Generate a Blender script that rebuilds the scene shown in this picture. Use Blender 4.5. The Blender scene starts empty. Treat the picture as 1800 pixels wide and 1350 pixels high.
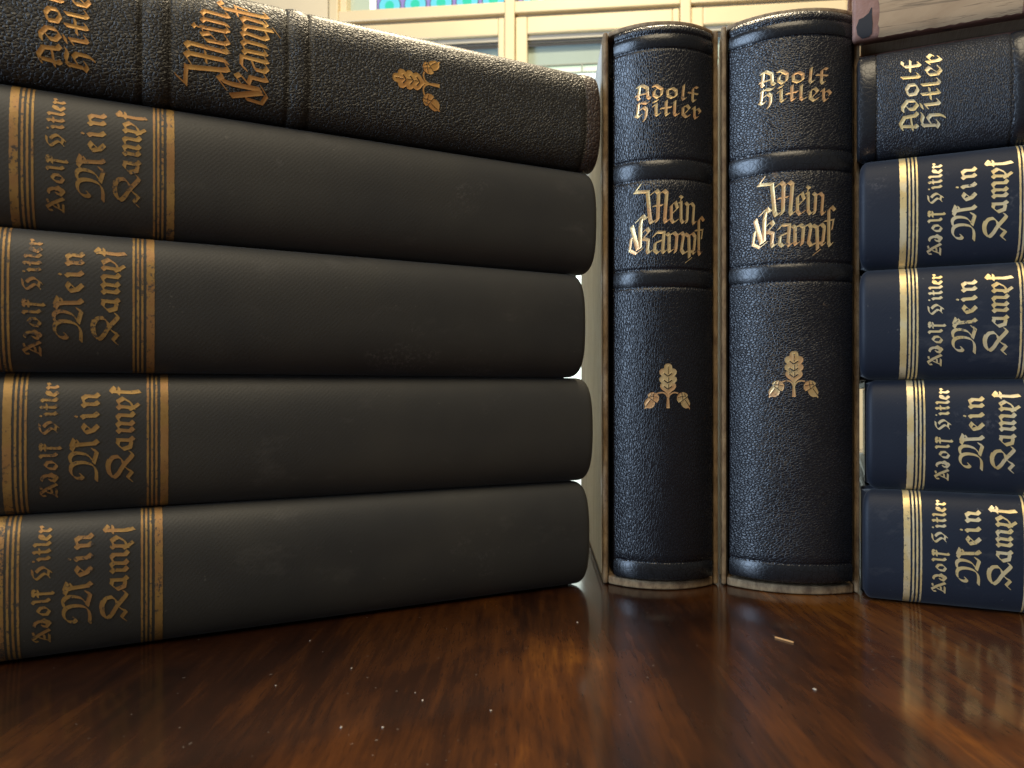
import bpy, bmesh, math, random, json
import numpy as np
from mathutils import Matrix, Vector

R = math.radians
C = bpy.context.scene.collection
SC = bpy.context.scene

# ------------------------------------------------------------------ camera, light, exposure
HC = 0.0695                                   # lens height above the table top
cam_d = bpy.data.cameras.new('camera')
cam = bpy.data.objects.new('camera', cam_d); C.objects.link(cam)
cam.location = (0, 0, HC); cam.rotation_euler = (R(90), 0, 0)
cam_d.sensor_width = 36; cam_d.lens = 26.0
cam_d.shift_y = 0.00833
cam_d.clip_start = 0.01; cam_d.clip_end = 60
cam_d.dof.use_dof = True; cam_d.dof.focus_distance = 0.258; cam_d.dof.aperture_fstop = 30
SC.camera = cam
SC.view_settings.view_transform = 'Standard'; SC.view_settings.look = 'None'
SC.view_settings.gamma = 1; SC.view_settings.use_curve_mapping = False
SC.view_settings.exposure = 0.0

W = bpy.data.worlds.new('World'); SC.world = W; W.use_nodes = True
W.node_tree.nodes['Background'].inputs[0].default_value = (0.95, 0.88, 0.78, 1)
W.node_tree.nodes['Background'].inputs[1].default_value = 0.12

def area(name, loc, aim, sx, sy, power, col):
    d = bpy.data.lights.new(name, 'AREA'); d.shape = 'RECTANGLE'; d.size = sx; d.size_y = sy
    d.energy = power; d.color = col
    o = bpy.data.objects.new(name, d); C.objects.link(o); o.location = loc
    o.rotation_euler = (Vector(aim) - Vector(loc)).to_track_quat('-Z', 'Y').to_euler()
    return o
area('side_window_light', (-1.08, -0.28, 0.46), (0.06, 0.26, 0.10), 0.66, 1.05, 27.0, (0.54, 0.73, 1.0))
area('ceiling_light', (0.10, 0.66, 1.35), (0.05, 0.30, 0.0), 0.35, 0.35, 27.0, (1.0, 0.83, 0.56))
area('room_light', (-0.05, -0.55, 1.35), (-0.05, 0.27, 0.05), 0.8, 0.8, 14.5, (1.0, 0.84, 0.58))

# ------------------------------------------------------------------ helpers
def tag(o, label=None, cat=None, group=None, kind=None):
    if label: o['label'] = label
    if cat: o['category'] = cat
    if group: o['group'] = group
    if kind: o['kind'] = kind
    return o
def empty(name, M):
    o = bpy.data.objects.new(name, None); C.objects.link(o); o.empty_display_size = .02
    o.matrix_world = M
    return o
def link(name, me, mat, parent=None):
    o = bpy.data.objects.new(name, me); C.objects.link(o)
    if mat: me.materials.append(mat)
    if parent: o.parent = parent
    return o
def mesh(name, V, F, mat, parent=None, smooth=False):
    me = bpy.data.meshes.new(name); me.from_pydata([tuple(v) for v in V], [], [tuple(f) for f in F]); me.update()
    if smooth: me.polygons.foreach_set('use_smooth', [True]*len(me.polygons))
    return link(name, me, mat, parent)
class MB:
    def __init__(s): s.bm = bmesh.new()
    def box(s, x0, x1, y0, y1, z0, z1, bev=0.0, M=None):
        r = bmesh.ops.create_cube(s.bm, size=1)['verts']
        for v in r:
            v.co = Vector(((x0+x1)/2+v.co.x*(x1-x0), (y0+y1)/2+v.co.y*(y1-y0), (z0+z1)/2+v.co.z*(z1-z0)))
        if bev:
            es = list({e for v in r for e in v.link_edges})
            out = bmesh.ops.bevel(s.bm, geom=es, offset=bev, segments=2, affect='EDGES', profile=.6)
        if M is not None:
            vs = {v for f in (out['faces'] if bev else []) for v in f.verts} | {v for v in r if v.is_valid}
            bmesh.ops.transform(s.bm, matrix=M, verts=list(vs))
        return s
    def poly(s, pts, z0, z1, axis='z'):
        """closed outline extruded between two heights"""
        a = [s.bm.verts.new((p[0], p[1], z0)) for p in pts]; b = [s.bm.verts.new((p[0], p[1], z1)) for p in pts]
        n = len(pts)
        s.bm.faces.new(a[::-1]); s.bm.faces.new(b)
        for i in range(n): s.bm.faces.new((a[i], a[(i+1) % n], b[(i+1) % n], b[i]))
        return s
    def build(s, name, mat, parent=None, smooth=False, bev=0):
        bmesh.ops.recalc_face_normals(s.bm, faces=s.bm.faces)
        me = bpy.data.meshes.new(name); s.bm.to_mesh(me); s.bm.free()
        if smooth: me.polygons.foreach_set('use_smooth', [True]*len(me.polygons))
        o = link(name, me, mat, parent)
        if bev:
            m = o.modifiers.new('b', 'BEVEL'); m.width = bev; m.segments = 2; m.limit_method = 'ANGLE'; m.angle_limit = R(35)
        return o
def copy_tree(o, parent=None):
    c = o.copy(); C.objects.link(c)
    if parent is not None: c.parent = parent
    for ch in [x for x in bpy.data.objects if x.parent == o]: copy_tree(ch, c)
    return c

# ------------------------------------------------------------------ materials
class NT:
    def __init__(s, name):
        s.m = bpy.data.materials.new(name); s.m.use_nodes = True
        s.t = s.m.node_tree; s.b = s.t.nodes['Principled BSDF']
    def n(s, typ, **kw):
        nd = s.t.nodes.new(typ)
        for k, v in kw.items():
            if k in nd.inputs: nd.inputs[k].default_value = v
            else: setattr(nd, k, v)
        return nd
    def l(s, a, b): s.t.links.new(a, b)
    def set(s, **kw):
        for k, v in kw.items(): s.b.inputs[k].default_value = v
    def coord(s, scale=(1, 1, 1), rot=(0, 0, 0), off=(0, 0, 0), kind='Object'):
        c = s.n('ShaderNodeTexCoord'); m = s.n('ShaderNodeMapping')
        m.inputs['Scale'].default_value = scale; m.inputs['Rotation'].default_value = rot; m.inputs['Location'].default_value = off
        if kind == 'Object':                  # every copy gets its own patch of the pattern
            oi = s.n('ShaderNodeObjectInfo'); ad = s.n('ShaderNodeVectorMath', operation='MULTIPLY_ADD')
            s.l(oi.outputs['Random'], ad.inputs[0]); ad.inputs[1].default_value = (.91, .67, .83); s.l(c.outputs[kind], ad.inputs[2]); s.l(ad.outputs[0], m.inputs[0])
        else: s.l(c.outputs[kind], m.inputs[0])
        return m.outputs[0]
    def noise(s, vec, scale, detail=3, rough=.55, dist=0):
        nd = s.n('ShaderNodeTexNoise', Scale=scale, Detail=detail, Roughness=rough, Distortion=dist); s.l(vec, nd.inputs['Vector']); return nd.outputs['Fac']
    def ramp(s, fac, stops, interp='LINEAR'):
        r = s.n('ShaderNodeValToRGB'); r.color_ramp.interpolation = interp
        e = r.color_ramp.elements
        while len(e) < len(stops): e.new(.5)
        for i, (p, c) in enumerate(stops):
            e[i].position = p; e[i].color = (c, c, c, 1) if not hasattr(c, '__len__') else (*c, 1)
        s.l(fac, r.inputs[0]); return r.outputs[0]
    def mix(s, fac, a, b, blend='MIX'):
        m = s.n('ShaderNodeMix', data_type='RGBA', blend_type=blend)
        for sock, v in ((m.inputs[0], fac), (m.inputs[6], a), (m.inputs[7], b)):
            if isinstance(v, (int, float)): sock.default_value = v
            elif isinstance(v, tuple): sock.default_value = (*v, 1)
            else: s.l(v, sock)
        return m.outputs[2]
    def math(s, op, a, b=0.0):
        m = s.n('ShaderNodeMath', operation=op)
        for sock, v in ((m.inputs[0], a), (m.inputs[1], b)):
            if isinstance(v, (int, float)): sock.default_value = v
            else: s.l(v, sock)
        return m.outputs[0]
    def bump(s, h, strength, dist, prev=None):
        b = s.n('ShaderNodeBump', Strength=strength, Distance=dist); s.l(h, b.inputs['Height'])
        if prev is not None: s.l(prev, b.inputs['Normal'])
        s.l(b.outputs[0], s.b.inputs['Normal']); return b.outputs[0]

def cloth_mat(name, col, fade, spec=.5, weave=.2):
    t = NT(name); v = t.coord()
    big = t.noise(v, 22, 3, .6)
    base = t.mix(t.ramp(big, [(.35, 0.0), (.7, 1.0)]), col, fade)
    spk = t.ramp(t.noise(t.coord((1, 1, 1), off=(3, 1, 2)), 520, 2, .6), [(.73, 0.0), (.78, 1.0)])
    base = t.mix(t.math('MULTIPLY', spk, .16), base, (.28, .26, .22))
    rub = t.ramp(t.noise(t.coord((1, 1, .5), off=(7, 3, 1)), 75, 5, .7), [(.60, 0.0), (.72, 1.0)])
    base = t.mix(t.math('MULTIPLY', rub, .10), base, (.20, .185, .17))
    sc = t.math('MULTIPLY', t.ramp(t.noise(t.coord((40, 40, 28), off=(1, 9, 5)), 1.0, 3, .6), [(.62, 0.0), (.70, 1.0)]), t.ramp(t.noise(v, 900, 4, .7), [(.5, 0.0), (.62, 1.0)]))
    base = t.mix(t.math('MULTIPLY', sc, .13), base, (.30, .28, .27))
    t.l(base, t.b.inputs['Base Color'])
    t.set(Roughness=.54); t.b.inputs['Specular IOR Level'].default_value = spec
    t.set(**{'Sheen Weight': .10, 'Sheen Roughness': .45})
    # diagonal book-cloth weave
    w1 = t.n('ShaderNodeTexWave', Scale=460.0, Distortion=1.2, Detail=1.0, wave_type='BANDS', bands_direction='DIAGONAL')
    t.l(t.coord((1, .2, 1)), w1.inputs['Vector'])
    w2 = t.noise(v, 1700, 2, .6)
    h = t.math('ADD', t.math('MULTIPLY', w1.outputs['Fac'], weave), w2)
    t.bump(h, .3, .00012)
    return t.m

def leather_mat(name, col, scale, rot, rough, strength=.8, worn=(.16, .10, .06), wear=.5, coat=.25, dist=.0005):
    t = NT(name)
    v = t.coord(scale, rot)
    # wobble the cells so that the grain does not read as a honeycomb
    nz = t.n('ShaderNodeTexNoise', Scale=.55, Detail=2.0); t.l(v, nz.inputs['Vector'])
    add = t.n('ShaderNodeVectorMath', operation='MULTIPLY_ADD'); t.l(nz.outputs['Color'], add.inputs[0])
    add.inputs[1].default_value = (.8, .8, .8); t.l(v, add.inputs[2])
    vo = t.n('ShaderNodeTexVoronoi', feature='DISTANCE_TO_EDGE', Scale=1.0, Randomness=1.0); t.l(add.outputs[0], vo.inputs['Vector'])
    cell = t.ramp(vo.outputs['Distance'], [(.0, 0.0), (.07, .45), (.22, .85), (.5, 1.0)])
    fine = t.noise(v, 3.2, 3, .6)
    big = t.noise(t.coord(off=(2, 5, 1)), 45, 4, .6)
    amp = t.ramp(big, [(.25, .55), (.75, 1.0)])
    h = t.math('ADD', t.math('MULTIPLY', cell, amp), t.math('MULTIPLY', fine, .18))
    t.bump(h, strength, dist)
    base = t.mix(t.ramp(big, [(.3, 0.0), (.8, 1.0)]), col, tuple(c*1.5+.002 for c in col))
    base = t.mix(t.ramp(cell, [(0, .7), (.5, 0.0)]), base, tuple(c*.25 for c in col))
    scr = t.ramp(t.noise(t.coord((1, 1, 1), (0, .7, 0), off=(1, 0, 4)), 130, 5, .75), [(.675, 0.0), (.72, 1.0)])
    base = t.mix(t.math('MULTIPLY', scr, wear), base, worn)
    t.l(base, t.b.inputs['Base Color'])
    rr = t.ramp(cell, [(0, min(1, rough+.1)), (.7, rough)]); t.l(rr, t.b.inputs['Roughness'])
    t.set(**{'Coat Weight': coat, 'Coat Roughness': .3}); t.b.inputs['Specular IOR Level'].default_value = .5
    return t.m

def gold_mat(name, col, dull, wear, under, rough=.4, tint=(.62, .30, .14), metal=.55):
    t = NT(name); v = t.coord()
    big = t.noise(v, 150, 3, .6)
    base = t.mix(t.ramp(big, [(.3, 0.0), (.7, 1.0)]), col, dull)
    tone = t.noise(t.coord(off=(9, 2, 4)), 170, 1, .5)
    base = t.mix(t.ramp(tone, [(.45, 0.0), (.62, .6)]), base, tint)
    fl = t.math('ADD', t.noise(v, 900, 4, .75), t.math('MULTIPLY', t.math('SUBTRACT', t.noise(t.coord(off=(6, 6, 2)), 95, 3, .6), .5), .55))
    w = t.ramp(fl, [(wear-.05, 1.0), (wear+.04, 0.0)])     # rubbed-away flecks
    t.l(t.mix(w, base, under), t.b.inputs['Base Color'])
    met = t.ramp(w, [(0, metal), (1, 0.0)]); t.l(met, t.b.inputs['Metallic'])
    t.set(Roughness=rough)
    t.bump(t.noise(v, 1400, 3, .6), .35, .00012)
    return t.m

def paper_mat(name, col, dark, scale=(40, 40, 40), rough=.8, bump=.3):
    t = NT(name); v = t.coord(scale)
    a = t.noise(v, 3.0, 5, .65); b = t.noise(t.coord(tuple(s*9 for s in scale), off=(1, 2, 3)), 2.0, 4, .7)
    base = t.mix(t.ramp(a, [(.35, 0.0), (.68, 1.0)]), col, dark)
    base = t.mix(t.ramp(b, [(.58, 0.0), (.72, .7)]), base, tuple(c*.45 for c in dark))
    t.l(base, t.b.inputs['Base Color']); t.set(Roughness=rough)
    t.bump(b, bump, .0004)
    return t.m

def plain(name, col, rough=.5, **kw):
    t = NT(name); v = t.coord()
    a = t.noise(v, 6, 4, .6)
    t.l(t.mix(t.ramp(a, [(.3, 0.0), (.75, 1.0)]), col, tuple(c*.88 for c in col)), t.b.inputs['Base Color'])
    t.set(Roughness=rough, **kw); return t.m
def lit(name, col, strength):
    t = NT(name); t.set(**{'Base Color': (*[c*.3 for c in col], 1), 'Emission Color': (*col, 1), 'Emission Strength': strength, 'Roughness': .15}); return t.m

def wood_mat():
    t = NT('polished_mahogany')
    rot = (0, 0, R(-3))
    g = t.noise(t.coord((30, 3.4, 1), rot), 1.0, 7, .62, 1.5)
    g2 = t.noise(t.coord((11, 2.2, 1), rot, (4, 2, 0)), 1.0, 3, .5, .8)
    fig = t.noise(t.coord((22, 13, 1), (0, 0, R(24)), (1, 7, 0)), 1.0, 5, .6, 1.0)      # ribbon figure
    fib = t.noise(t.coord((420, 26, 1), rot, (2, 1, 0)), 1.0, 4, .6)                       # fibres
    f = t.math('ADD', t.math('MULTIPLY', g, .32), t.math('ADD', t.math('MULTIPLY', g2, .30), t.math('ADD', t.math('MULTIPLY', fig, .24), t.math('MULTIPLY', fib, .14))))
    base = t.ramp(f, [(.38, (.0060, .0018, .0008)), (.47, (.019, .0053, .0014)), (.55, (.058, .0172, .0028)), (.65, (.18, .062, .0075))])
    pore = t.ramp(t.noise(t.coord((1500, 130, 1), rot), 1.0, 2, .6), [(.585, 0.0), (.66, 1.0)])
    base = t.mix(t.math('MULTIPLY', pore, .5), base, (.010, .0032, .0015))
    dust = t.ramp(t.noise(t.coord(off=(5, 5, 0)), 620, 1, .5), [(.775, 0.0), (.79, 1.0)])
    base = t.mix(t.math('MULTIPLY', dust, .2), base, (.45, .4, .33))
    t.l(base, t.b.inputs['Base Color'])
    t.set(Roughness=.5, **{'Coat Weight': .9, 'Coat Roughness': .1, 'Coat IOR': 1.45}); t.b.inputs['Specular IOR Level'].default_value = .08
    sm = t.ramp(t.noise(t.coord((9, 6, 1), off=(2, 0, 0)), 1.0, 4, .6), [(.3, .09), (.75, .19)])
    t.l(sm, t.b.inputs['Coat Roughness'])
    b = t.n('ShaderNodeBump', Strength=.10, Distance=.0005); t.l(t.noise(t.coord((160, 60, 1), rot), 1.0, 3, .5), b.inputs['Height'])
    t.l(b.outputs[0], t.b.inputs['Coat Normal'])
    return t.m

MAT = dict(
    charcoal_cloth=cloth_mat('charcoal_book_cloth', (.0265, .0265, .0255), (.042, .040, .034)),
    navy_cloth=cloth_mat('navy_book_cloth', (.0075, .0105, .0185), (.0115, .0155, .025), .24),
    page=paper_mat('page_edges', (.62, .54, .38), (.48, .38, .24), (15, 15, 700), .85),
    case=paper_mat('slipcase_paper', (.34, .235, .125), (.12, .07, .035), (120, 120, 60), .8, .5),
    case_side=paper_mat('slipcase_grey_paper', (.62, .60, .53), (.50, .47, .40), (90, 30, 14), .8, .15),
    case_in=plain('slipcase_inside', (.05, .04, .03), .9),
    wood=wood_mat(),
    cream=plain('cream_paint', (.86, .72, .46), .38),
    rubber=plain('dark_gasket', (.10, .10, .10), .6),
)

# ------------------------------------------------------------------ table, wall and window behind
def at_px(px, py): d = HC*1300/(py-690); return Vector(((px-900)/1300*d, d, 0))     # reference pixel -> table top

tb = MB(); tb.box(-.75, .95, -.40, .92, -.028, 0)
table = tb.build('wooden_table', MAT['wood'], bev=.004)
tag(table, 'polished red brown mahogany table top under all the books', 'table')

WY = R(-6.1); WO = Vector((-.0034, 1.389, 0)); WM = Matrix.Translation(WO) @ Matrix.Rotation(WY, 4, 'Z')
def ws(px):                                   # where the sight line of a reference column meets the wall
    t = (px-900)/1300; c, s = math.cos(WY), math.sin(WY)
    # WO + q*(c,s) = k*(t,1)
    q = (t*WO.y-WO.x)/(c-t*s); return q
wall = MB()
S0 = ws(587)
wall.box(S0-1.2, S0-.012, 0.0, .12, -.6, 1.5); wall.box(S0-.012, S0+1.55, 0.0, .12, 1.12, 1.5); wall.box(S0-.012, S0+1.55, 0.0, .12, -.6, -.12); wall.box(S0+1.55, S0+2.2, 0, .12, -.6, 1.5)
wo = wall.build('wall', plain('wall_paint', (.84, .72, .50), .6)); wo.matrix_world = WM; tag(wo, kind='structure')

win = empty('window', WM)
tag(win, 'cream painted window with roundel stained glass top lights and pale blinds', 'window')
MP = [587, 896, 1205, 1514, 1823]; ms = [ws(p) for p in MP]
fr = MB()
for i, q in enumerate(ms):
    fr.box(q-.0095, q+.0095, -.004, .07, -.12, 1.12, .003)
for i in range(4):                                    # fixed top light surround
    a, b = ms[i]+.0095, ms[i+1]-.0095
    fr.box(a, b, 0.0, .066, 1.10, 1.12); fr.box(a, b, 0, .066, -.12, -.10)
fr.build('frame', MAT['cream'], win)
tr = MB()
for i in range(4):
    a, b = ms[i]+.0095, ms[i+1]-.0095
    tr.box(a, b, -.002, .068, .7815, .803, .002)
tr.build('transom', MAT['cream'], win)
gap_shade = MB()
for i in range(4): gap_shade.box(ms[i]+.0097, ms[i+1]-.0097, .010, .06, .7765, .7813)
gap_shade.build('gasket_and_gap_shade', plain('transom_shadow_gap', (.42, .33, .20), .7), win)  # open groove under the transom, its shade put in as a darker cream strip
day = lit('daylit_pane', (.86, 1.0, .92), 2.6); day2 = lit('daylit_strip', (.80, .95, .70), 1.0)
blind_m = plain('roller_blind_fabric', (.40, .50, .46), .8)
for i in range(4):
    a, b = ms[i]+.0095, ms[i+1]-.0095
    x0, x1 = a+.023, b-.013
    s = MB()
    s.box(a+.001, x0, .003, .05, -.098, .776, .003); s.box(x1, b-.001, .003, .05, -.098, .776, .003)
    s.box(x0, x1, .004, .05, .744, .776, .003); s.box(x0, x1, .004, .05, -.098, -.06, .003)
    so = s.build('sash', MAT['cream'], win)
    g = MB(); g.box(x0, x1, .012, .014, .7355, .7438); g.build('glazing_bead', plain('grey_bead', (.55, .52, .44), .5), win)
    g = MB(); g.box(x0, x1, .016, .02, .731, .7353); g.build('gasket_and_gap_shade', MAT['rubber'], win)
    g = MB(); g.box(x0, x1, .040, .043, -.06, .690); pn = g.build('pane', day, win)
    g = MB(); g.box(x0, x1, .030, .034, .694, .7308); g.build('roller_blind', blind_m, win)
    g = MB(); g.box(x0, x1, .034, .038, .678, .6938)
    g.build('lower_slat', day2, win)
    g = MB(); g.box(x0, x1, .026, .033, .6915, .6938); g.box(x0, x1, .026, .033, .6755, .678)
    g.box((x0*.62+x1*.38)-.0014, (x0*.62+x1*.38)+.0014, .026, .033, .6781, .6914); g.build('glazing_bar', plain('thin_grey_bar', (.28, .32, .28), .5), win)
# leaded top lights
purple = lit('violet_glass', (.36, .30, .66), .7); turq = lit('turquoise_glass', (.16, .62, .74), 1.0); green = lit('green_glass', (.05, .62, .42), .9)
pale = lit('plain_glass', (.62, .70, .52), .7); white = lit('white_glass', (.95, 1, .9), 1.3); lead = plain('lead_came', (.05, .05, .06), .5)
for i in range(4):
    a, b = ms[i]+.0095, ms[i+1]-.0095
    w0 = a+(.066 if i == 0 else .004)
    if i == 0:
        g = MB(); g.box(a+.014, w0-.014, .03, .034, .803, 1.10); g.build('pane', pale, win)
        g = MB(); g.box(w0-.0138, w0-.002, .03, .034, .803, 1.10); g.build('pane', white, win)
        g = MB(); g.box(a, a+.0138, .004, .05, .803, 1.10, .002); g.build('sash', MAT['cream'], win)
    g = MB(); g.box(w0, b, .034, .038, .803, 1.10); sg = g.build('stained_glass', purple, win)
    n = 5; st = (b-w0)/n
    for j in range(n):
        for zc in (.8255, .880):
            cx = w0+st*(j+.5); r = min(.0225, st*.47)
            for (rr, y, m, nm) in ((r, .0325, lead, 'came'), (r*.92, .0312, turq, 'roundel'), (r*.4, .0302, green, 'roundel_centre')):
                pts = [(cx+rr*math.cos(q*math.tau/28), zc+rr*math.sin(q*math.tau/28)) for q in range(28)]
                V = [(p[0], y, p[1]) for p in pts]+[(p[0], y+.0008, p[1]) for p in pts]
                F = [tuple(range(28)), tuple(range(55, 27, -1))]+[(q, 28+q, 28+(q+1) % 28, (q+1) % 28) for q in range(28)]
                mesh(nm, V, F, m, sg)

# ------------------------------------------------------------------ spine surface, lettering
class Spine:
    """rounded spine: a = millimetre-true distance across the curve from its middle, z = height"""
    def __init__(s, T, b, p):
        if p == 'arc':                        # a plain circular arc
            rad = (T*T/4+b*b)/(2*b); w = math.asin(T/2/rad); t = np.linspace(-w, w, 4001)
            s.x = T/2+rad*np.sin(t); s.y = rad-b-rad*np.cos(t)
        else:
            t = np.linspace(0, np.pi, 4001); c = -np.cos(t)
            s.x = T/2+T/2*np.sign(c)*np.abs(c)**(2/p); s.y = -b*np.abs(np.sin(t))**(2/p)
        s.s = np.concatenate([[0], np.cumsum(np.hypot(np.diff(s.x), np.diff(s.y)))]); s.half = s.s[-1]/2; s.s -= s.half
        s.T, s.b = T, b
    def at(s, a, off=0.0):
        a = np.asarray(a, float); e = 2e-5
        x = np.interp(a, s.s, s.x); y = np.interp(a, s.s, s.y)
        tx = np.interp(a+e, s.s, s.x)-np.interp(a-e, s.s, s.x); ty = np.interp(a+e, s.s, s.y)-np.interp(a-e, s.s, s.y)
        l = np.hypot(tx, ty)+1e-12
        return x+ty/l*off, y-tx/l*off

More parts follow.
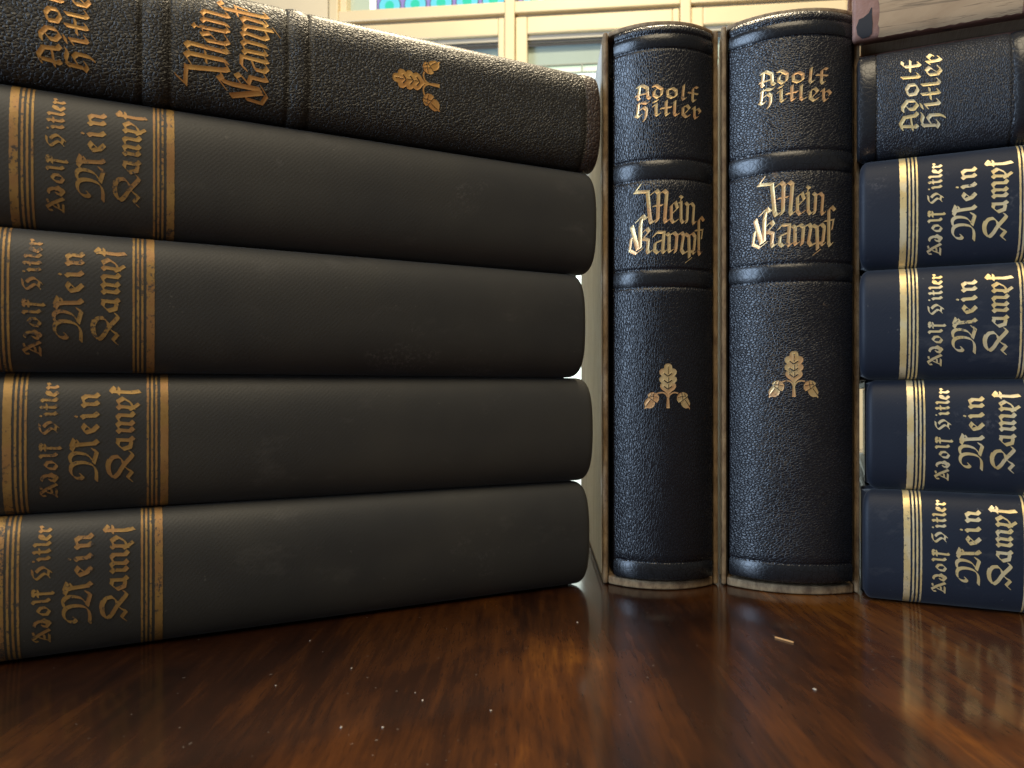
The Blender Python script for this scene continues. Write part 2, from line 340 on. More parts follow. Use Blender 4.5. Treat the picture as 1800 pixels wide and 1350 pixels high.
STROKES = json.loads(r'''{"author":[["s",0.8,[[-1010,17360],[-855,17415],[-670,17304]]],["s",0.8,[[-657,17304],[-638,16986],[-559,16921]]],["s",0.8,[[-922,17369],[-957,17077],[-989,16986],[-935,16914]]],["s",0.55,[[-1069,17055],[-683,17113]]],["s",0.8,[[-459,17343],[-341,17357],[-156,17216],[-170,17013],[-296,16924]]],["s",0.8,[[-328,17234],[-420,17167],[-428,17025],[-296,16924]]],["s",0.8,[[36,17189],[214,17244],[342,17164],[342,16985],[188,16911],[42,16988],[36,17189]]],["s",0.8,[[617,17371],[576,16935],[617,16863],[680,16919]]],["s",0.8,[[1163,17341],[1076,17361],[976,17286],[957,16910],[1005,16846],[1070,16897]]],["s",0.55,[[789,17137],[1177,17120]]],["s",0.8,[[-994,16745],[-829,16803],[-670,16763],[-596,16803]]],["s",0.8,[[-967,16783],[-1002,16396]]],["s",0.75,[[-1069,16372],[-962,16312],[-869,16370]]],["s",0.8,[[-922,16550],[-776,16635],[-681,16549],[-702,16288],[-776,16160]]],["s",0.8,[[-433,16793],[-307,16826]]],["s",0.8,[[-446,16646],[-349,16708],[-354,16352],[-307,16305],[-228,16363]]],["s",0.8,[[-6,16803],[-17,16367],[10,16308],[84,16354]]],["s",0.6,[[-191,16549],[169,16593]]],["s",0.8,[[294,16798],[275,16358],[339,16299],[425,16358]]],["s",0.8,[[630,16362],[836,16577],[740,16680],[590,16595],[582,16355],[707,16262],[836,16337]]],["s",0.8,[[968,16590],[1036,16661],[1033,16340],[1082,16255],[1169,16321]]],["s",0.8,[[1062,16529],[1192,16620],[1288,16531],[1246,16473]]]],"title":[["s",0.75,[[-901,13923],[-1096,13670]]],["s",1.05,[[-1096,13681],[-617,13659]]],["s",1.05,[[-649,13650],[-559,12663],[-512,12567],[-412,12622]]],["s",1.05,[[-525,13558],[-349,13690],[-270,13597],[-296,12680],[-341,12601]]],["s",1.05,[[-236,13561],[-85,13683],[10,13591],[-59,12676],[-17,12568],[63,12639]]],["s",0.6,[[-446,13148],[-138,13177]]],["s",0.85,[[214,12886],[388,13065],[313,13287],[169,13153],[169,12665],[241,12557],[388,12654]]],["f",0,[[441,13466],[511,13530],[609,13468],[533,13402],[506,13328],[484,13327],[506,13408]]],["s",0.85,[[455,13274],[517,13287],[517,12673],[582,12559],[658,12622]]],["s",0.85,[[690,13271],[767,13193],[740,12650],[707,12569]]],["s",0.85,[[767,13172],[920,13270],[1013,13175],[973,12643],[1005,12543],[1070,12615]]],["s",1.0,[[-1037,12635],[-816,12844],[-736,12724],[-657,12761]]],["s",1.1,[[-842,12743],[-895,12478],[-914,11700]]],["s",1.15,[[-1205,12486],[-994,11664]]],["s",0.8,[[-1226,12070],[-1281,11642],[-1056,11514],[-842,11670]]],["s",0.95,[[-816,12245],[-670,12381],[-596,12262],[-808,12030],[-623,11969],[-654,11608],[-617,11513],[-522,11577]]],["s",0.95,[[-433,12096],[-333,12227],[-85,12222],[-130,11594],[-96,11500],[-32,11566]]],["s",0.9,[[-143,11955],[-386,11854],[-407,11600],[-301,11501],[-156,11621]]],["s",0.95,[[21,12180],[95,12113],[89,11605],[121,11533],[201,11596]]],["s",0.95,[[121,12126],[267,12210],[366,12111],[329,11617],[302,11524]]],["s",0.95,[[388,12125],[544,12219],[609,12127],[527,11618],[609,11491],[795,11595]]],["s",0.95,[[671,12181],[809,12104],[828,11369]]],["s",0.6,[[906,11344],[690,11179]]],["s",0.95,[[836,12131],[968,12221],[1065,12112],[1008,11601],[836,11570]]],["s",0.7,[[948,11559],[1005,11499],[1076,11577]]],["s",0.95,[[1443,12711],[1327,12823],[1222,12695],[1216,11596],[1258,11483],[1336,11576]]],["s",0.6,[[1070,12321],[1411,12384]]],["s",0.5,[[1389,12366],[1336,12051]]]],"oak":[["f",0,[[59,7638],[130,7626],[183,7576],[201,7469],[298,7448],[355,7384],[348,7291],[272,7198],[338,7163],[363,7095],[343,7024],[281,6967],[325,6899],[334,6828],[272,6739],[174,6668],[95,6588],[24,6588],[-55,6668],[-152,6739],[-214,6828],[-205,6900],[-161,6967],[-222,7024],[-242,7096],[-217,7163],[-152,7199],[-228,7292],[-235,7384],[-178,7448],[-82,7469],[-64,7576],[-11,7626],[59,7638]]],["f",0,[[29,6650],[89,6650],[82,6472],[112,6089],[1,6089],[24,6472]]],["c",0.32,[[42,6454],[-11,6561],[-90,6618],[-196,6629],[-319,6597]]],["c",0.32,[[72,6454],[121,6552],[209,6611],[298,6629],[409,6605]]],["f",0,[[-644,6543],[-582,6605],[-459,6641],[-337,6597],[-257,6490],[-266,6365],[-319,6279],[-389,6311],[-503,6382],[-617,6480]]],["f",0,[[-621,6457],[-512,6368],[-396,6293],[-407,6204],[-459,6124],[-547,6079],[-688,6092],[-744,6056],[-755,6087],[-732,6132],[-762,6239],[-723,6346]]],["f",0,[[767,6543],[703,6605],[585,6641],[450,6597],[379,6490],[373,6365],[432,6280],[495,6312],[621,6383],[740,6481]]],["f",0,[[749,6458],[639,6369],[509,6294],[531,6205],[594,6125],[676,6080],[795,6094],[841,6044],[852,6080],[823,6133],[856,6240],[813,6347]]],["x",0.26,[[64,7549],[64,7282]]],["x",0.36,[[-82,7300],[51,7199],[192,7300]]],["x",0.36,[[-82,7060],[51,6960],[192,7063]]],["x",0.36,[[-82,6846],[51,6748],[196,6849]]],["x",0.2,[[75,7166],[75,7006]]],["x",0.2,[[75,6926],[75,6792]]],["x",0.2,[[-582,6516],[-293,6466]]],["x",0.2,[[-521,6596],[-573,6471]]],["x",0.2,[[-421,6629],[-466,6373]]],["x",0.22,[[-609,6471],[-503,6379],[-386,6300]]],["x",0.22,[[-547,6373],[-714,6141]]],["x",0.2,[[703,6516],[405,6467]]],["x",0.2,[[639,6597],[694,6472]]],["x",0.2,[[537,6629],[585,6374]]],["x",0.22,[[730,6472],[621,6379],[500,6301]]],["x",0.22,[[667,6374],[832,6142]]]],"cauthor":[["s",0.5,[[-1449,16797],[-1339,16657],[-1217,16427]]],["c",0.36,[[-1449,16797],[-1524,16753],[-1521,16681]]],["s",0.34,[[-1255,16791],[-1336,16766]]],["s",0.36,[[-1416,16653],[-1522,16451]]],["s",0.45,[[-1356,16435],[-1571,16437]]],["s",0.34,[[-1353,16552],[-1453,16534]]],["c",0.5,[[-1094,16763],[-1013,16731],[-971,16620],[-1026,16499],[-997,16413]]],["s",0.55,[[-1094,16585],[-1131,16496],[-1018,16412],[-935,16515],[-993,16614]]],["s",0.5,[[-718,16682],[-794,16591],[-804,16477],[-711,16418],[-623,16506],[-628,16620],[-718,16682]]],["s",0.5,[[-498,16791],[-451,16754],[-460,16481],[-412,16421]]],["s",0.5,[[-312,16787],[-255,16747],[-277,16364],[-249,16332]]],["s",0.45,[[-251,16792],[-177,16774],[-159,16734]]],["s",0.4,[[-338,16675],[-171,16675]]],["c",0.42,[[346,16797],[204,16782],[114,16707],[195,16604],[242,16527],[186,16456],[143,16422]]],["c",0.5,[[294,16707],[367,16640],[399,16545],[332,16461],[275,16385]]],["s",0.42,[[290,16437],[192,16458]]],["f",0,[[557,16801],[587,16785],[573,16743],[540,16754]]],["s",0.5,[[588,16684],[620,16639],[609,16488],[652,16424]]],["s",0.5,[[768,16778],[796,16743],[785,16486],[831,16416]]],["s",0.35,[[731,16651],[868,16648]]],["s",0.5,[[947,16767],[988,16726],[967,16482],[1024,16412]]],["s",0.5,[[1094,16516],[1195,16561],[1199,16640],[1139,16656],[1102,16497],[1191,16407]]],["s",0.5,[[1295,16650],[1337,16609],[1317,16471],[1369,16405]]],["s",0.45,[[1350,16603],[1431,16637],[1445,16583]]]],"cmein":[["c",0.62,[[-987,15884],[-1035,15837],[-1090,15894],[-1049,16026],[-909,16108],[-748,16092],[-670,15969],[-671,15788],[-729,15632],[-839,15548],[-987,15524],[-1163,15530]]],["c",0.62,[[-673,16104],[-523,16126],[-426,16049],[-419,15894],[-486,15713],[-622,15613]]],["s",0.66,[[-689,15587],[-387,15508],[-333,15611]]],["s",0.66,[[-54,16030],[-256,16102]]],["s",0.66,[[-332,16096],[-218,16037],[-198,15933],[-174,15573],[-102,15489]]],["s",0.5,[[-91,15952],[-198,15933]]],["s",0.66,[[269,15727],[326,15778],[221,15838],[116,15779],[172,15599],[295,15488]]],["s",0.5,[[310,15770],[202,15658]]],["f",0,[[539,16033],[573,16006],[548,15944],[514,15965]]],["s",0.66,[[508,15862],[550,15802],[555,15571],[627,15486]]],["s",0.66,[[810,15850],[870,15771],[862,15553],[923,15480]]],["s",0.66,[[867,15797],[1017,15845],[1087,15752],[1067,15547],[1143,15472]]]],"ckampf":[["c",0.62,[[-537,15001],[-567,15151],[-721,15230],[-926,15215],[-1093,15133],[-1001,15015],[-793,14896],[-509,14677],[-431,14732]]],["c",0.3,[[-602,15252],[-745,15288],[-951,15257],[-1091,15151]]],["c",0.62,[[-535,15031],[-632,14924],[-780,14884],[-889,14793],[-956,14679]]],["s",0.55,[[-956,14679],[-1120,14797],[-1216,14693]]],["s",0.66,[[-95,15029],[-110,14729],[-39,14650]]],["s",0.66,[[-97,15004],[-212,15033],[-348,14902],[-286,14728],[-128,14699]]],["s",0.66,[[112,15034],[166,14978],[139,14729],[214,14654]]],["s",0.66,[[172,14978],[291,15041],[350,14978],[321,14716],[391,14648]]],["s",0.66,[[368,14978],[500,15039],[569,14975],[546,14706],[629,14638]]],["s",0.66,[[743,15035],[797,14971],[758,14648]]],["s",0.66,[[813,14971],[930,15030],[1023,14889],[906,14718],[754,14660]]],["s",0.5,[[709,14748],[786,14622],[866,14521]]],["s",0.66,[[1197,15197],[1282,15142],[1332,15101]]],["s",0.66,[[1217,15171],[1185,14707],[1223,14501]]],["s",0.5,[[1134,15010],[1324,15001]]]]}''')

def sdf_poly(px, py, P):
    P = np.asarray(P, float); n = len(P); d = np.full(px.shape, 1e9); ins = np.zeros(px.shape, bool)
    for i in range(n):
        ax, ay = P[i]; bx, by = P[(i+1) % n]; ex, ey = bx-ax, by-ay; L = ex*ex+ey*ey+1e-12
        t = np.clip(((px-ax)*ex+(py-ay)*ey)/L, 0, 1)
        d = np.minimum(d, np.hypot(px-ax-t*ex, py-ay-t*ey))
        c = ((ay > py) != (by > py)) & (px < (bx-ax)*(py-ay)/(by-ay+1e-12)+ax)
        ins ^= c
    return np.where(ins, -d, d)
def catmull(P, k=6):
    P = [np.array(p, float) for p in P]; Q = [2*P[0]-P[1]]+P+[2*P[-1]-P[-2]]; out = []
    for i in range(1, len(Q)-2):
        for j in range(k):
            t = j/k
            out.append(.5*(2*Q[i]+(Q[i+1]-Q[i-1])*t+(2*Q[i-1]-5*Q[i]+4*Q[i+1]-Q[i+2])*t*t+(-Q[i-1]+3*Q[i]-3*Q[i+1]+Q[i+2])*t**3))
    out.append(P[-1]); return out
def lettering_field(strokes, kw, cell, nib=40, soft=.05):
    """signed distance (mm) of the united pen strokes on a grid"""
    pts = np.array([q for s in strokes for q in s[2]], float)/100
    lo = pts.min(0)-1.6; hi = pts.max(0)+1.6
    gx = np.arange(lo[0], hi[0], cell); gy = np.arange(lo[1], hi[1], cell)
    X, Y = np.meshgrid(gx, gy, indexing='ij'); D = np.full(X.shape, 1e3); K = np.full(X.shape, 1e3)
    nv = np.array([math.cos(R(nib)), math.sin(R(nib))])
    def put(A, poly, r):
        poly = np.asarray(poly); l = poly.min(0)-1.2; h = poly.max(0)+1.2
        i0, i1 = np.searchsorted(gx, (l[0], h[0])); j0, j1 = np.searchsorted(gy, (l[1], h[1]))
        if i1 <= i0 or j1 <= j0: return
        A[i0:i1, j0:j1] = np.minimum(A[i0:i1, j0:j1], sdf_poly(X[i0:i1, j0:j1], Y[i0:i1, j0:j1], poly)-r)
    for kind, w, P in strokes:
        P = [np.array(p, float)/100 for p in P]
        if kind == 'f': put(D, P, .05); continue
        if kind == 'c': P = catmull(P)
        for a, b in zip(P[:-1], P[1:]):
            if kind == 'x':
                e = b-a; m = np.array([-e[1], e[0]])/(np.hypot(*e)+1e-9)*w*.5; put(K, [a-m, a+m, b+m, b-m], 0)
            elif w < .35:
                e = b-a; m = np.array([-e[1], e[0]])/(np.hypot(*e)+1e-9)*w*.6; put(D, [a-m, a+m, b+m, b-m], soft)
            else:
                m = nv*w*kw*.5; put(D, [a-m, a+m, b+m, b-m], soft+.06*w)
    return gx, gy, np.maximum(D, -K)
def contour_mesh(gx, gy, D):
    V, F, idx = [], [], {}
    def vert(key, p, d):
        if key not in idx: idx[key] = len(V); V.append((p[0], p[1], d))
        return idx[key]
    neg = D < 0
    any_ = neg[:-1, :-1] | neg[1:, :-1] | neg[:-1, 1:] | neg[1:, 1:]
    for i, j in zip(*np.where(any_)):
        for tri in (((i, j), (i+1, j), (i+1, j+1)), ((i, j), (i+1, j+1), (i, j+1))):
            poly = []
            for k in range(3):
                a, b = tri[k], tri[(k+1) % 3]; da, db = D[a], D[b]
                if da < 0: poly.append(vert(a, (gx[a[0]], gy[a[1]]), da))
                if (da < 0) != (db < 0):
                    t = da/(da-db); key = (min(a, b), max(a, b))
                    poly.append(vert(key, (gx[a[0]]+t*(gx[b[0]]-gx[a[0]]), gy[a[1]]+t*(gy[b[1]]-gy[a[1]])), 0.0))
            if len(poly) >= 3: F.append(poly)
    return V, F
_cache = {}
def lettering(name, keys, sp, mat, parent, kw, dz=0.0, cell=.14, emboss=1.0, da=0.0):
    ck = (tuple(keys), kw)
    if ck not in _cache:
        st = [s for k in keys for s in STROKES[k]]
        _cache[ck] = contour_mesh(*lettering_field(st, kw, cell))
    V, F = _cache[ck]
    A = np.array(V); a = A[:, 0]/1000+da; z = A[:, 1]/1000+dz
    off = (.00013-.00009*emboss*np.clip(-A[:, 2]/.45, 0, 1))
    x, y = sp.at(a, off)
    return mesh(name, np.stack([x, y, z], 1), F, mat, parent, True)
def ring(name, sp, z0, z1, mat, parent, off=.00006, lim=.985, n=64, wob=0.0):
    """a flat gilt line round the spine"""
    a = np.linspace(-sp.half*lim, sp.half*lim, n); V, F = [], []
    rs = np.random.RandomState(int(z0*1e6) % 9999)
    for z, o in ((z0, off), ((z0+z1)/2, off), (z1, off)):
        x, y = sp.at(a, o)
        V += [(x[i], y[i], z+rs.uniform(-wob, wob)) for i in range(n)]
    for r in range(2):
        for i in range(n-1): F.append((r*n+i, r*n+i+1, (r+1)*n+i+1, (r+1)*n+i))
    return mesh(name, V, F, mat, parent, True)
def spine_solid(name, sp, L, mat, parent, back, grooves=(), r=.0012, na=72, rough_edge=0.0, seed=1, corner=0.0):
    rs = random.Random(seed)
    zs = {0, L}
    for i in range(1, 8): e = r*(1-math.cos(i/7*math.pi/2)); zs |= {e, L-e}
    for k in range(1, 60): zs.add(L*k/60)
    for g in grooves:
        for q in (-.0009, -.00045, 0, .00045, .0009): zs.add(g+q)
    zs = sorted(zs); t = np.linspace(-1, 1, na); a = np.sign(t)*np.abs(t)**.9*sp.half
    V, F = [], []; m = na+2
    for z in zs:
        e = min(z, L-z); ins = 0.0
        if e < r: ins = r-math.sqrt(max(0, r*r-(r-e)**2))
        off = -ins
        for g in grooves:
            q = abs(z-g)
            if q < .0009: off -= .00045*(1-q/.0009)
        x, y = sp.at(a, off)
        jit = rs.uniform(-rough_edge, rough_edge) if e < .002 else 0
        dzc = corner*np.abs(t)**5*max(0.0, 1-e/.02)*(1 if z < L/2 else -1)
        V += [(x[i], y[i]+jit, z+dzc[i]) for i in range(na)]+[(sp.T-.0011, back, z), (.0011, back, z)]
    for k in range(len(zs)-1):
        for i in range(m): F.append((k*m+i, k*m+(i+1) % m, (k+1)*m+(i+1) % m, (k+1)*m+i))
    F.append(tuple(range(m))[::-1]); F.append(tuple(range((len(zs)-1)*m, len(zs)*m)))
    o = mesh(name, V, F, mat, parent)
    o.data.polygons.foreach_set('use_smooth', [len(p.vertices) == 4 for p in o.data.polygons])
    return o
def raised_band(name, sp, zc, w, h, mat, parent, n=72):
    a = np.linspace(-sp.half*.995, sp.half*.995, n); V, F = [], []; K = 11
    for k in range(K):
        u = -1+2*k/(K-1); hh = h*(1-abs(u)**2.6)
        x, y = sp.at(a, hh-.00005); V += [(x[i], y[i], zc+u*w/2) for i in range(n)]
    for k in range(K-1):
        for i in range(n-1): F.append((k*n+i, k*n+i+1, (k+1)*n+i+1, (k+1)*n+i))
    return mesh(name, V, F, mat, parent, True)

# ------------------------------------------------------------------ cloth bound books
CT, CL = .0372, .188
CS = Spine(CT, .0085, 2.5)
def cloth_book(M, cloth, gold, label, group, da=0.0):
    root = empty('cloth_book', M); tag(root, label, 'book', group)
    spn = spine_solid('spine', CS, CL, cloth, root, .006, seed=3, r=.0020, corner=.0020)
    for x0, x1 in ((0.0, .0026), (CT-.0026, CT)):
        MB().box(x0, x1, .0065, .127, 0, CL).build('cover_board', cloth, root, bev=.0007)
    MB().box(.0029, CT-.0029, .0062, .1235, .003, CL-.003).build('page_block', MAT['page'], root)
    z = lambda mm: CL-mm/1000
    ring('gilt_band', CS, z(13.9), z(12.0), gold, spn, wob=.00005)
    for q in (14.75, 15.85, 16.95): ring('gilt_rule', CS, z(q+.26), z(q-.26), gold, spn, wob=.00004)
    for q in (44.95, 46.0, 47.05): ring('gilt_rule', CS, z(q+.26), z(q-.26), gold, spn, wob=.00004)
    ring('gilt_band', CS, z(50.0), z(48.05), gold, spn, wob=.00005)
    lettering('author_lettering', ['cauthor'], CS, gold, spn, 1.4, emboss=.3, da=da)
    lettering('title_lettering', ['cmein', 'ckampf'], CS, gold, spn, 1.55, emboss=.3, da=da)
    return root
def lying(foot, yaw, roll=0.0, tip=0.0):
    """a book on its side, head to the left: foot = lower corner of the tail end"""
    return Matrix.Translation(foot) @ Matrix.Rotation(yaw, 4, 'Z') @ Matrix.Rotation(tip, 4, 'Y') @ Matrix.Rotation(R(-90), 4, 'Y')

GOLD_W = gold_mat('gilt_worn', (.43, .265, .085), (.29, .165, .048), .40, (.06, .045, .035), .5, (.34, .17, .07), .38)
GOLD_C = gold_mat('gilt_coppery', (.80, .47, .15), (.60, .32, .09), .34, (.06, .05, .04), .38, (.66, .30, .10), .35)
GOLD_B = gold_mat('gilt_bright', (.78, .60, .28), (.60, .42, .17), .34, (.08, .07, .06), .4, (.70, .60, .40), .5)
GOLD_L = gold_mat('gilt_leather', (.80, .60, .30), (.66, .44, .18), .34, (.06, .05, .04), .36, (.75, .36, .16), .6)
LT = .0373; LYAW = R(26.5); LU = Vector((math.cos(LYAW), math.sin(LYAW), 0))
LF = Vector((.0272, .272, .0003))
left = [(-.0030, 0.0, 0.3, .0020, 'charcoal cloth book at the bottom of the larger stack, resting on the table'),
        (-.0015, 0.0, -.4, .0016, 'charcoal cloth book with a few pale scuffs, second from the bottom of the larger stack'),
        (-.0050, 0.0005, .2, .0010, 'charcoal cloth book, middle one of the larger stack with two cloth books beneath it'),
        (.0000, 0.0, -.2, .0012, 'charcoal cloth book directly under the pebbled leather book of the larger stack')]
for i, (sh, out, dy, da, lab) in enumerate(left):
    M = lying(LF+LU*sh+Vector((math.sin(LYAW), -math.cos(LYAW), 0))*out+Vector((0, 0, LT*i)), LYAW+R(dy))
    cloth_book(M, MAT['charcoal_cloth'], GOLD_W, lab, 'charcoal cloth books in the larger stack', da)
RYAW = R(-23.3); RU = Vector((math.cos(RYAW), math.sin(RYAW), 0)); RF = Vector((.1187, .253, .0003))+RU*CL
right = [(.0008, .3, .0022, 'navy cloth book at the bottom of the smaller stack with pale silvery gilding'),
         (.0020, -.3, .0012, 'navy cloth book second from the bottom of the smaller stack, beside the wider slipcase'),
         (-.0002, .2, .0012, 'navy cloth book second below the leather book of the smaller stack'),
         (-.0002, 0.0, 0.0, 'navy cloth book directly beneath the leather book of the smaller stack')]
for i, (sh, dy, da, lab) in enumerate(right):
    M = lying(RF+RU*sh+Vector((0, 0, .0368*i)), RYAW+R(dy)) @ Matrix.Scale(.989, 4, (1, 0, 0))
    cloth_book(M, MAT['navy_cloth'], GOLD_B, lab, 'navy cloth books in the smaller stack', da)

# ------------------------------------------------------------------ leather bound books
LL, LTH = .1955, .0350
LS = Spine(LTH, .0070, 'arc')
LS3 = Spine(LTH*1.155, .0072, 'arc')
LS2 = Spine(LTH, .0082, 2.5)
def leather_book(M, leather, smooth, gold, label, group, sp=LS, L=LL, T=LTH, worn=None, seed=5, put=((0, 0), (0, 0), (0, 0)), bands=((189.3, 4.4, .38), (144.3, 6.2, .45), (106.3, 5.4, .42), (3.6, 5.6, .35))):
    root = empty('leather_book', M); tag(root, label, 'book', group)
    g = [z for c, w, h in bands for z in ((c-w/2-.4)/1000, (c+w/2+.4)/1000)]
    spn = spine_solid('spine', sp, L, leather, root, .0045, grooves=[q for q in g if .001 < q < L-.001], r=.0022, rough_edge=.0001, seed=seed)
    for c, w, h in bands:
        raised_band('raised_band', sp, c/1000, w/1000, h/1000, (worn if worn and c < 20 else smooth), spn)
    for x0, x1 in ((0.0, .003), (T-.003, T)):
        MB().box(x0, x1, .005, .128, 0, L).build('cover_board', leather, root, bev=.001)
    MB().box(.0032, T-.0032, .0047, .124, .003, L-.003).build('page_block', MAT['page'], root)
    lettering('author_lettering', ['author'], sp, gold, spn, 1.32, cell=.12, emboss=.85, da=put[0][0], dz=put[0][1])
    lettering('title_lettering', ['title'], sp, gold, spn, 1.25, cell=.12, emboss=.85, da=put[1][0], dz=put[1][1])
    lettering('oak_sprig', ['oak'], sp, gold, spn, 1.0, cell=.09, emboss=.8, da=put[2][0], dz=put[2][1])
    return root
black = (.006, .0065, .009)
leA = leather_mat('long_grain_leather', black, (1350, 900, 680), (0, 0, 0), .25, .45, dist=.00025, coat=.0)
leB = leather_mat('cross_grain_leather', (.007, .0075, .010), (850, 850, 1350), (0, R(12), 0), .27, .52, dist=.0003, coat=.0)
leC = leather_mat('pebbled_leather', (.027, .025, .020), (1100, 1000, 850), (0, R(35), 0), .46, .9, dist=.00045, wear=.2)
leD = leather_mat('fine_grain_leather', (.007, .008, .011), (900, 1100, 1700), (0, R(-25), 0), .42, .7, dist=.0003, wear=.2, coat=0)
smA = leather_mat('smooth_leather', (.008, .0085, .010), (500, 500, 500), (0, 0, 0), .24, .10, dist=.0003, wear=.8, coat=0)
wornL = leather_mat('rubbed_brown_leather', (.050, .030, .020), (700, 700, 700), (0, R(35), 0), .5, .8, worn=(.26, .11, .05), wear=.9)

# slipcases with the two upright books
SH = .200
def slipcase(yaw, corner, Wd, label, sag=.0078, H=None):
    SH = H or .200
    M = Matrix.Translation(corner) @ Matrix.Rotation(yaw, 4, 'Z')
    root = empty('slipcase', M); tag(root, label, 'slipcase', 'slipcases around the upright books')
    b = .0018; D = .131
    for x0, x1 in ((0.0, b), (Wd-b, Wd)):
        s = MB().box(x0, x1, 0.0, D, 0, SH).build('side_board', MAT['case'], root, bev=.0007)
        e = .0004
        xx = (x0-e, x0-.0001) if x0 == 0 else (x1+.0001, x1+e)
        MB().box(xx[0], xx[1], .0035, D-.002, .003, SH-.003).build('side_paper', MAT['case_side'], s)
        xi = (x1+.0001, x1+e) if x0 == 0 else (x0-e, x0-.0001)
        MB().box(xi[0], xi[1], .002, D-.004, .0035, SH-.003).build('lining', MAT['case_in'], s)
    n = 26
    def arc(k): return [(b+.0002+(Wd-2*b-.0004)*i/n, -k*(1-abs(2*i/n-1)**2.2)+.0002) for i in range(n+1)]
    for nm, z0, z1 in (('bottom_board', 0.0, .0029), ('top_board', SH-.0017, SH)):
        MB().poly(arc(sag)+[(Wd-b-.0002, D), (b+.0002, D)], z0, z1).build(nm, MAT['case'], root, bev=.0005)
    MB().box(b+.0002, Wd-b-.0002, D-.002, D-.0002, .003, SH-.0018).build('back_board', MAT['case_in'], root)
    return M
Y1, Y2 = R(-2.0), R(-14)
M1 = slipcase(Y1, Vector((.0330, .268, .0002)), .0414, 'narrower tan slipcase standing between the larger stack and the wider slipcase')
leather_book(M1 @ Matrix.Translation((.0037, -.0022, .003)), leA, smA, GOLD_L, 'black long grained leather book standing in the narrower slipcase', 'black leather books')
M2 = slipcase(Y2, Vector((.0754, .2665, .0002)), .0461, 'wider tan slipcase standing against the smaller stack', sag=.0068, H=.2014)
leather_book(M2 @ Matrix.Translation((.0027, -.0024, .0040)), leB, smA, GOLD_L, 'black coarse grained leather book standing in the wider slipcase', 'black leather books', sp=LS3, T=LTH*1.155, put=((0, .0016), (0, .0002), (0, .0030)))
# on the stacks
leather_book(lying(LF+LU*.0015+Vector((math.sin(LYAW), -math.cos(LYAW), 0))*.0005+Vector((0, 0, LT*4+.0002)), LYAW), leC, leC, GOLD_C,
             'pebbled black leather book with brown rubbed tail lying on top of the larger stack', 'black leather books', sp=LS2, worn=wornL, put=((-.0026, -.0028), (-.0012, 0), (0, .0014)))
leather_book(lying(RF-RU*CL+RU*(LL-.0006)+Vector((0, 0, .0368*4+.0002)), RYAW) @ Matrix.Scale(1.02, 4, (1, 0, 0)), leD, smA, GOLD_B,
             'black leather book lying between the navy cloth books and the worn old book', 'black leather books', sp=LS2, put=((0, .0088), (0, .004), (0, 0)), bands=((192.5, 4.6, .15), (148.3, 6.2, .4), (106.3, 5.4, .42), (3.6, 5.6, .35)))

# worn old book on top of the smaller stack
OT, OL = .050, .185
OS = Spine(OT, .0035, 4.5)
om = NT('worn_reddish_leather'); v = om.coord()
b1 = om.noise(v, 90, 5, .65); base = om.mix(om.ramp(b1, [(.35, 0.0), (.7, 1.0)]), (.29, .155, .115), (.18, .078, .048))
b2 = om.ramp(om.noise(om.coord(off=(3.3, 1, 4)), 60, 4, .6), [(.62, 0.0), (.66, 1.0)])
om.l(om.mix(b2, base, (.025, .02, .022)), om.b.inputs['Base Color']); om.set(Roughness=.7); om.bump(om.noise(v, 500, 4, .7), .5, .0005)
lb = NT('cracked_tan_paper'); v = lb.coord((60, 60, 14), (0, R(6), 0))
c1 = lb.noise(v, 2.0, 6, .65, 1.0); base = lb.mix(lb.ramp(c1, [(.35, 0.0), (.7, 1.0)]), (.40, .27, .15), (.27, .17, .09))
cr = lb.ramp(lb.noise(lb.coord((190, 60, 11), (0, R(7), 0), (1, 1, 1)), 1.0, 5, .6, .6), [(.485, 0.0), (.5, 1.0), (.515, 0.0)])
lb.l(lb.mix(lb.math('MULTIPLY', cr, .75), base, (.09, .06, .035)), lb.b.inputs['Base Color']); lb.set(Roughness=.85); lb.bump(cr, -.6, .0006)
root = empty('old_book', lying(RF-RU*CL+RU*(OL-.0021)+Vector((0, 0, .0368*4+LTH*1.02+.0058)), RYAW)); tag(root, 'worn old reddish book with cracked tan spine paper, topmost of the smaller stack', 'book')
spn = spine_solid('spine', OS, OL, om.m, root, .005, seed=9)
for zc in (132.5,):
    a = np.linspace(-OS.half*.93, OS.half*.93, 40); V, F = [], []; zz = np.linspace(.1365, .1365+.0405, 30); rs = random.Random(4)
    for k, z in enumerate(zz):
        for i, q in enumerate(a):
            jz = rs.uniform(-.00025, .00025) if k in (0, len(zz)-1) else 0; x, y = OS.at(q+(rs.uniform(-.0002, .0002) if i in (0, 39) else 0), .00025)
            V.append((float(x), float(y), z+jz))
    F = [(k*40+i, k*40+i+1, (k+1)*40+i+1, (k+1)*40+i) for k in range(29) for i in range(39)]
    mesh('spine_paper', V, F, lb.m, spn, True)
hm = OS.half*1000
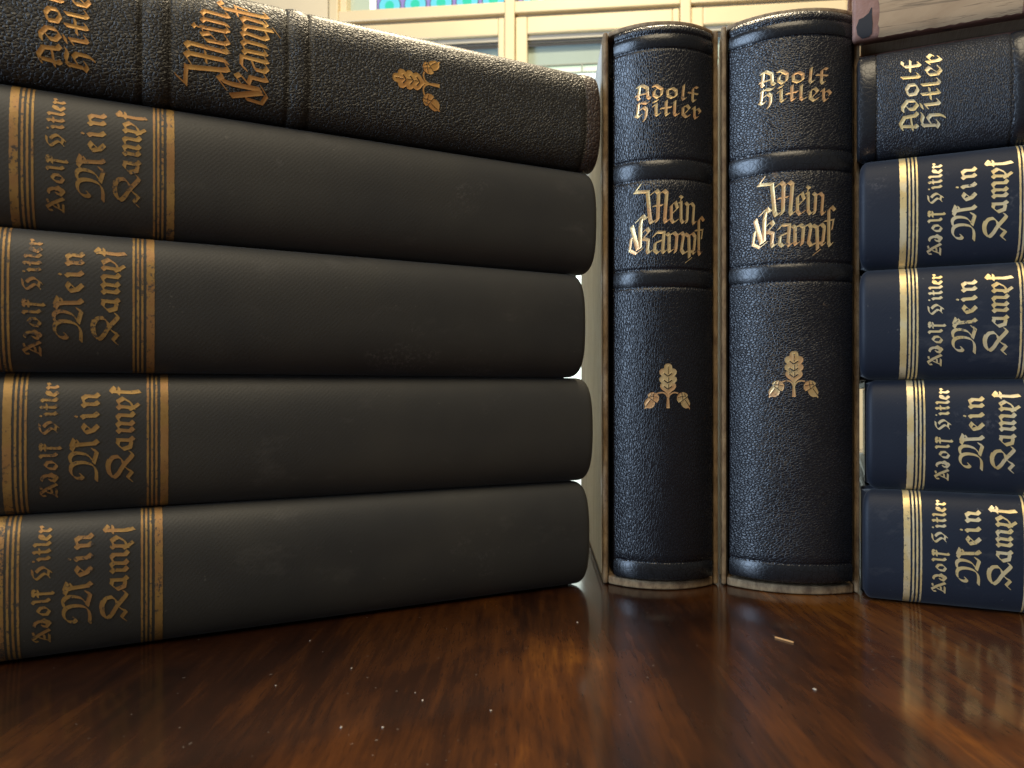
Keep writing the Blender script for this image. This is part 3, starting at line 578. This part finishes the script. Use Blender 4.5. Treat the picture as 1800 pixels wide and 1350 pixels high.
STROKES['scorch'] = [['f', 0, [[int(100*(-hm+q)), int(100*(OL*1000-e))] for q, e in ((3.6, 1.6), (2.2, 3.0), (2.4, 5.0), (3.4, 6.0), (6.5, 6.1), (9.5, 5.9), (12.0, 5.9), (10.0, 5.0), (8.8, 3.4), (8.4, 2.0), (6.0, 1.2))]]]
lettering('dark_stain', ['scorch'], OS, plain('bare_black_spot', (.018, .016, .017), .8), spn, 1.0, cell=.25, emboss=0)
for x0, x1, y0 in ((-.0056, .0008, .012), (OT-.0008, OT+.0022, .002)): MB().box(x0, x1, y0, .13, 0, OL).build('cover_board', om.m, root, bev=.0008)
MB().box(.001, OT-.001, .0052, .126, .003, OL-.003).build('page_block', MAT['page'], root)

# ------------------------------------------------------------------ splinter and crumbs on the table
sp_ = plain('pale_wood_splinter', (.60, .30, .10), .7)
p0, p1 = at_px(1363, 1121), at_px(1394, 1131); d = p1-p0; L = d.length
m = MB(); m.box(-L/2, L/2, -.00022, .00022, 0.0, .0004, .0001)
for v in m.bm.verts: v.co.y += .0005*math.sin(v.co.x*500); v.co.y *= 1-.5*abs(v.co.x)/(L/2)
so = m.build('splinter', sp_); so.location = (p0+p1)/2+Vector((0, 0, .00005)); so.rotation_euler.z = math.atan2(d.y, d.x)
tag(so, 'thin pale orange splinter lying on the table before the slipcases', 'splinter')
crm = plain('pale_crumb', (.36, .30, .24), .8); rs = random.Random(2); proto = None
for px, py, s in ((1015, 1095, .45), (600, 1280, .45), (673, 1280, .4), (743, 1232, .36), (485, 1206, .3), (863, 1250, .36), (618, 1176, .42), (545, 1127, .34), (1432, 1213, .5), (730, 1218, .22)):
    if proto is None:
        bm = bmesh.new(); bmesh.ops.create_icosphere(bm, subdivisions=2, radius=1)
        for vv in bm.verts: vv.co *= rs.uniform(.7, 1.15)
        me = bpy.data.meshes.new('crumb'); bm.to_mesh(me); bm.free(); o = proto = link('crumb', me, crm)
    else: o = proto.copy(); C.objects.link(o)
    r = s/1400; o.scale = (r*rs.uniform(.7, 1.6), r*rs.uniform(.6, 1), r*.6); o.rotation_euler.z = rs.uniform(0, 6)
    o.location = at_px(px, py)+Vector((0, 0, r*.5))
    tag(o, 'tiny pale crumb of dust on the polished table', 'crumb', 'pale dust crumbs on the table')
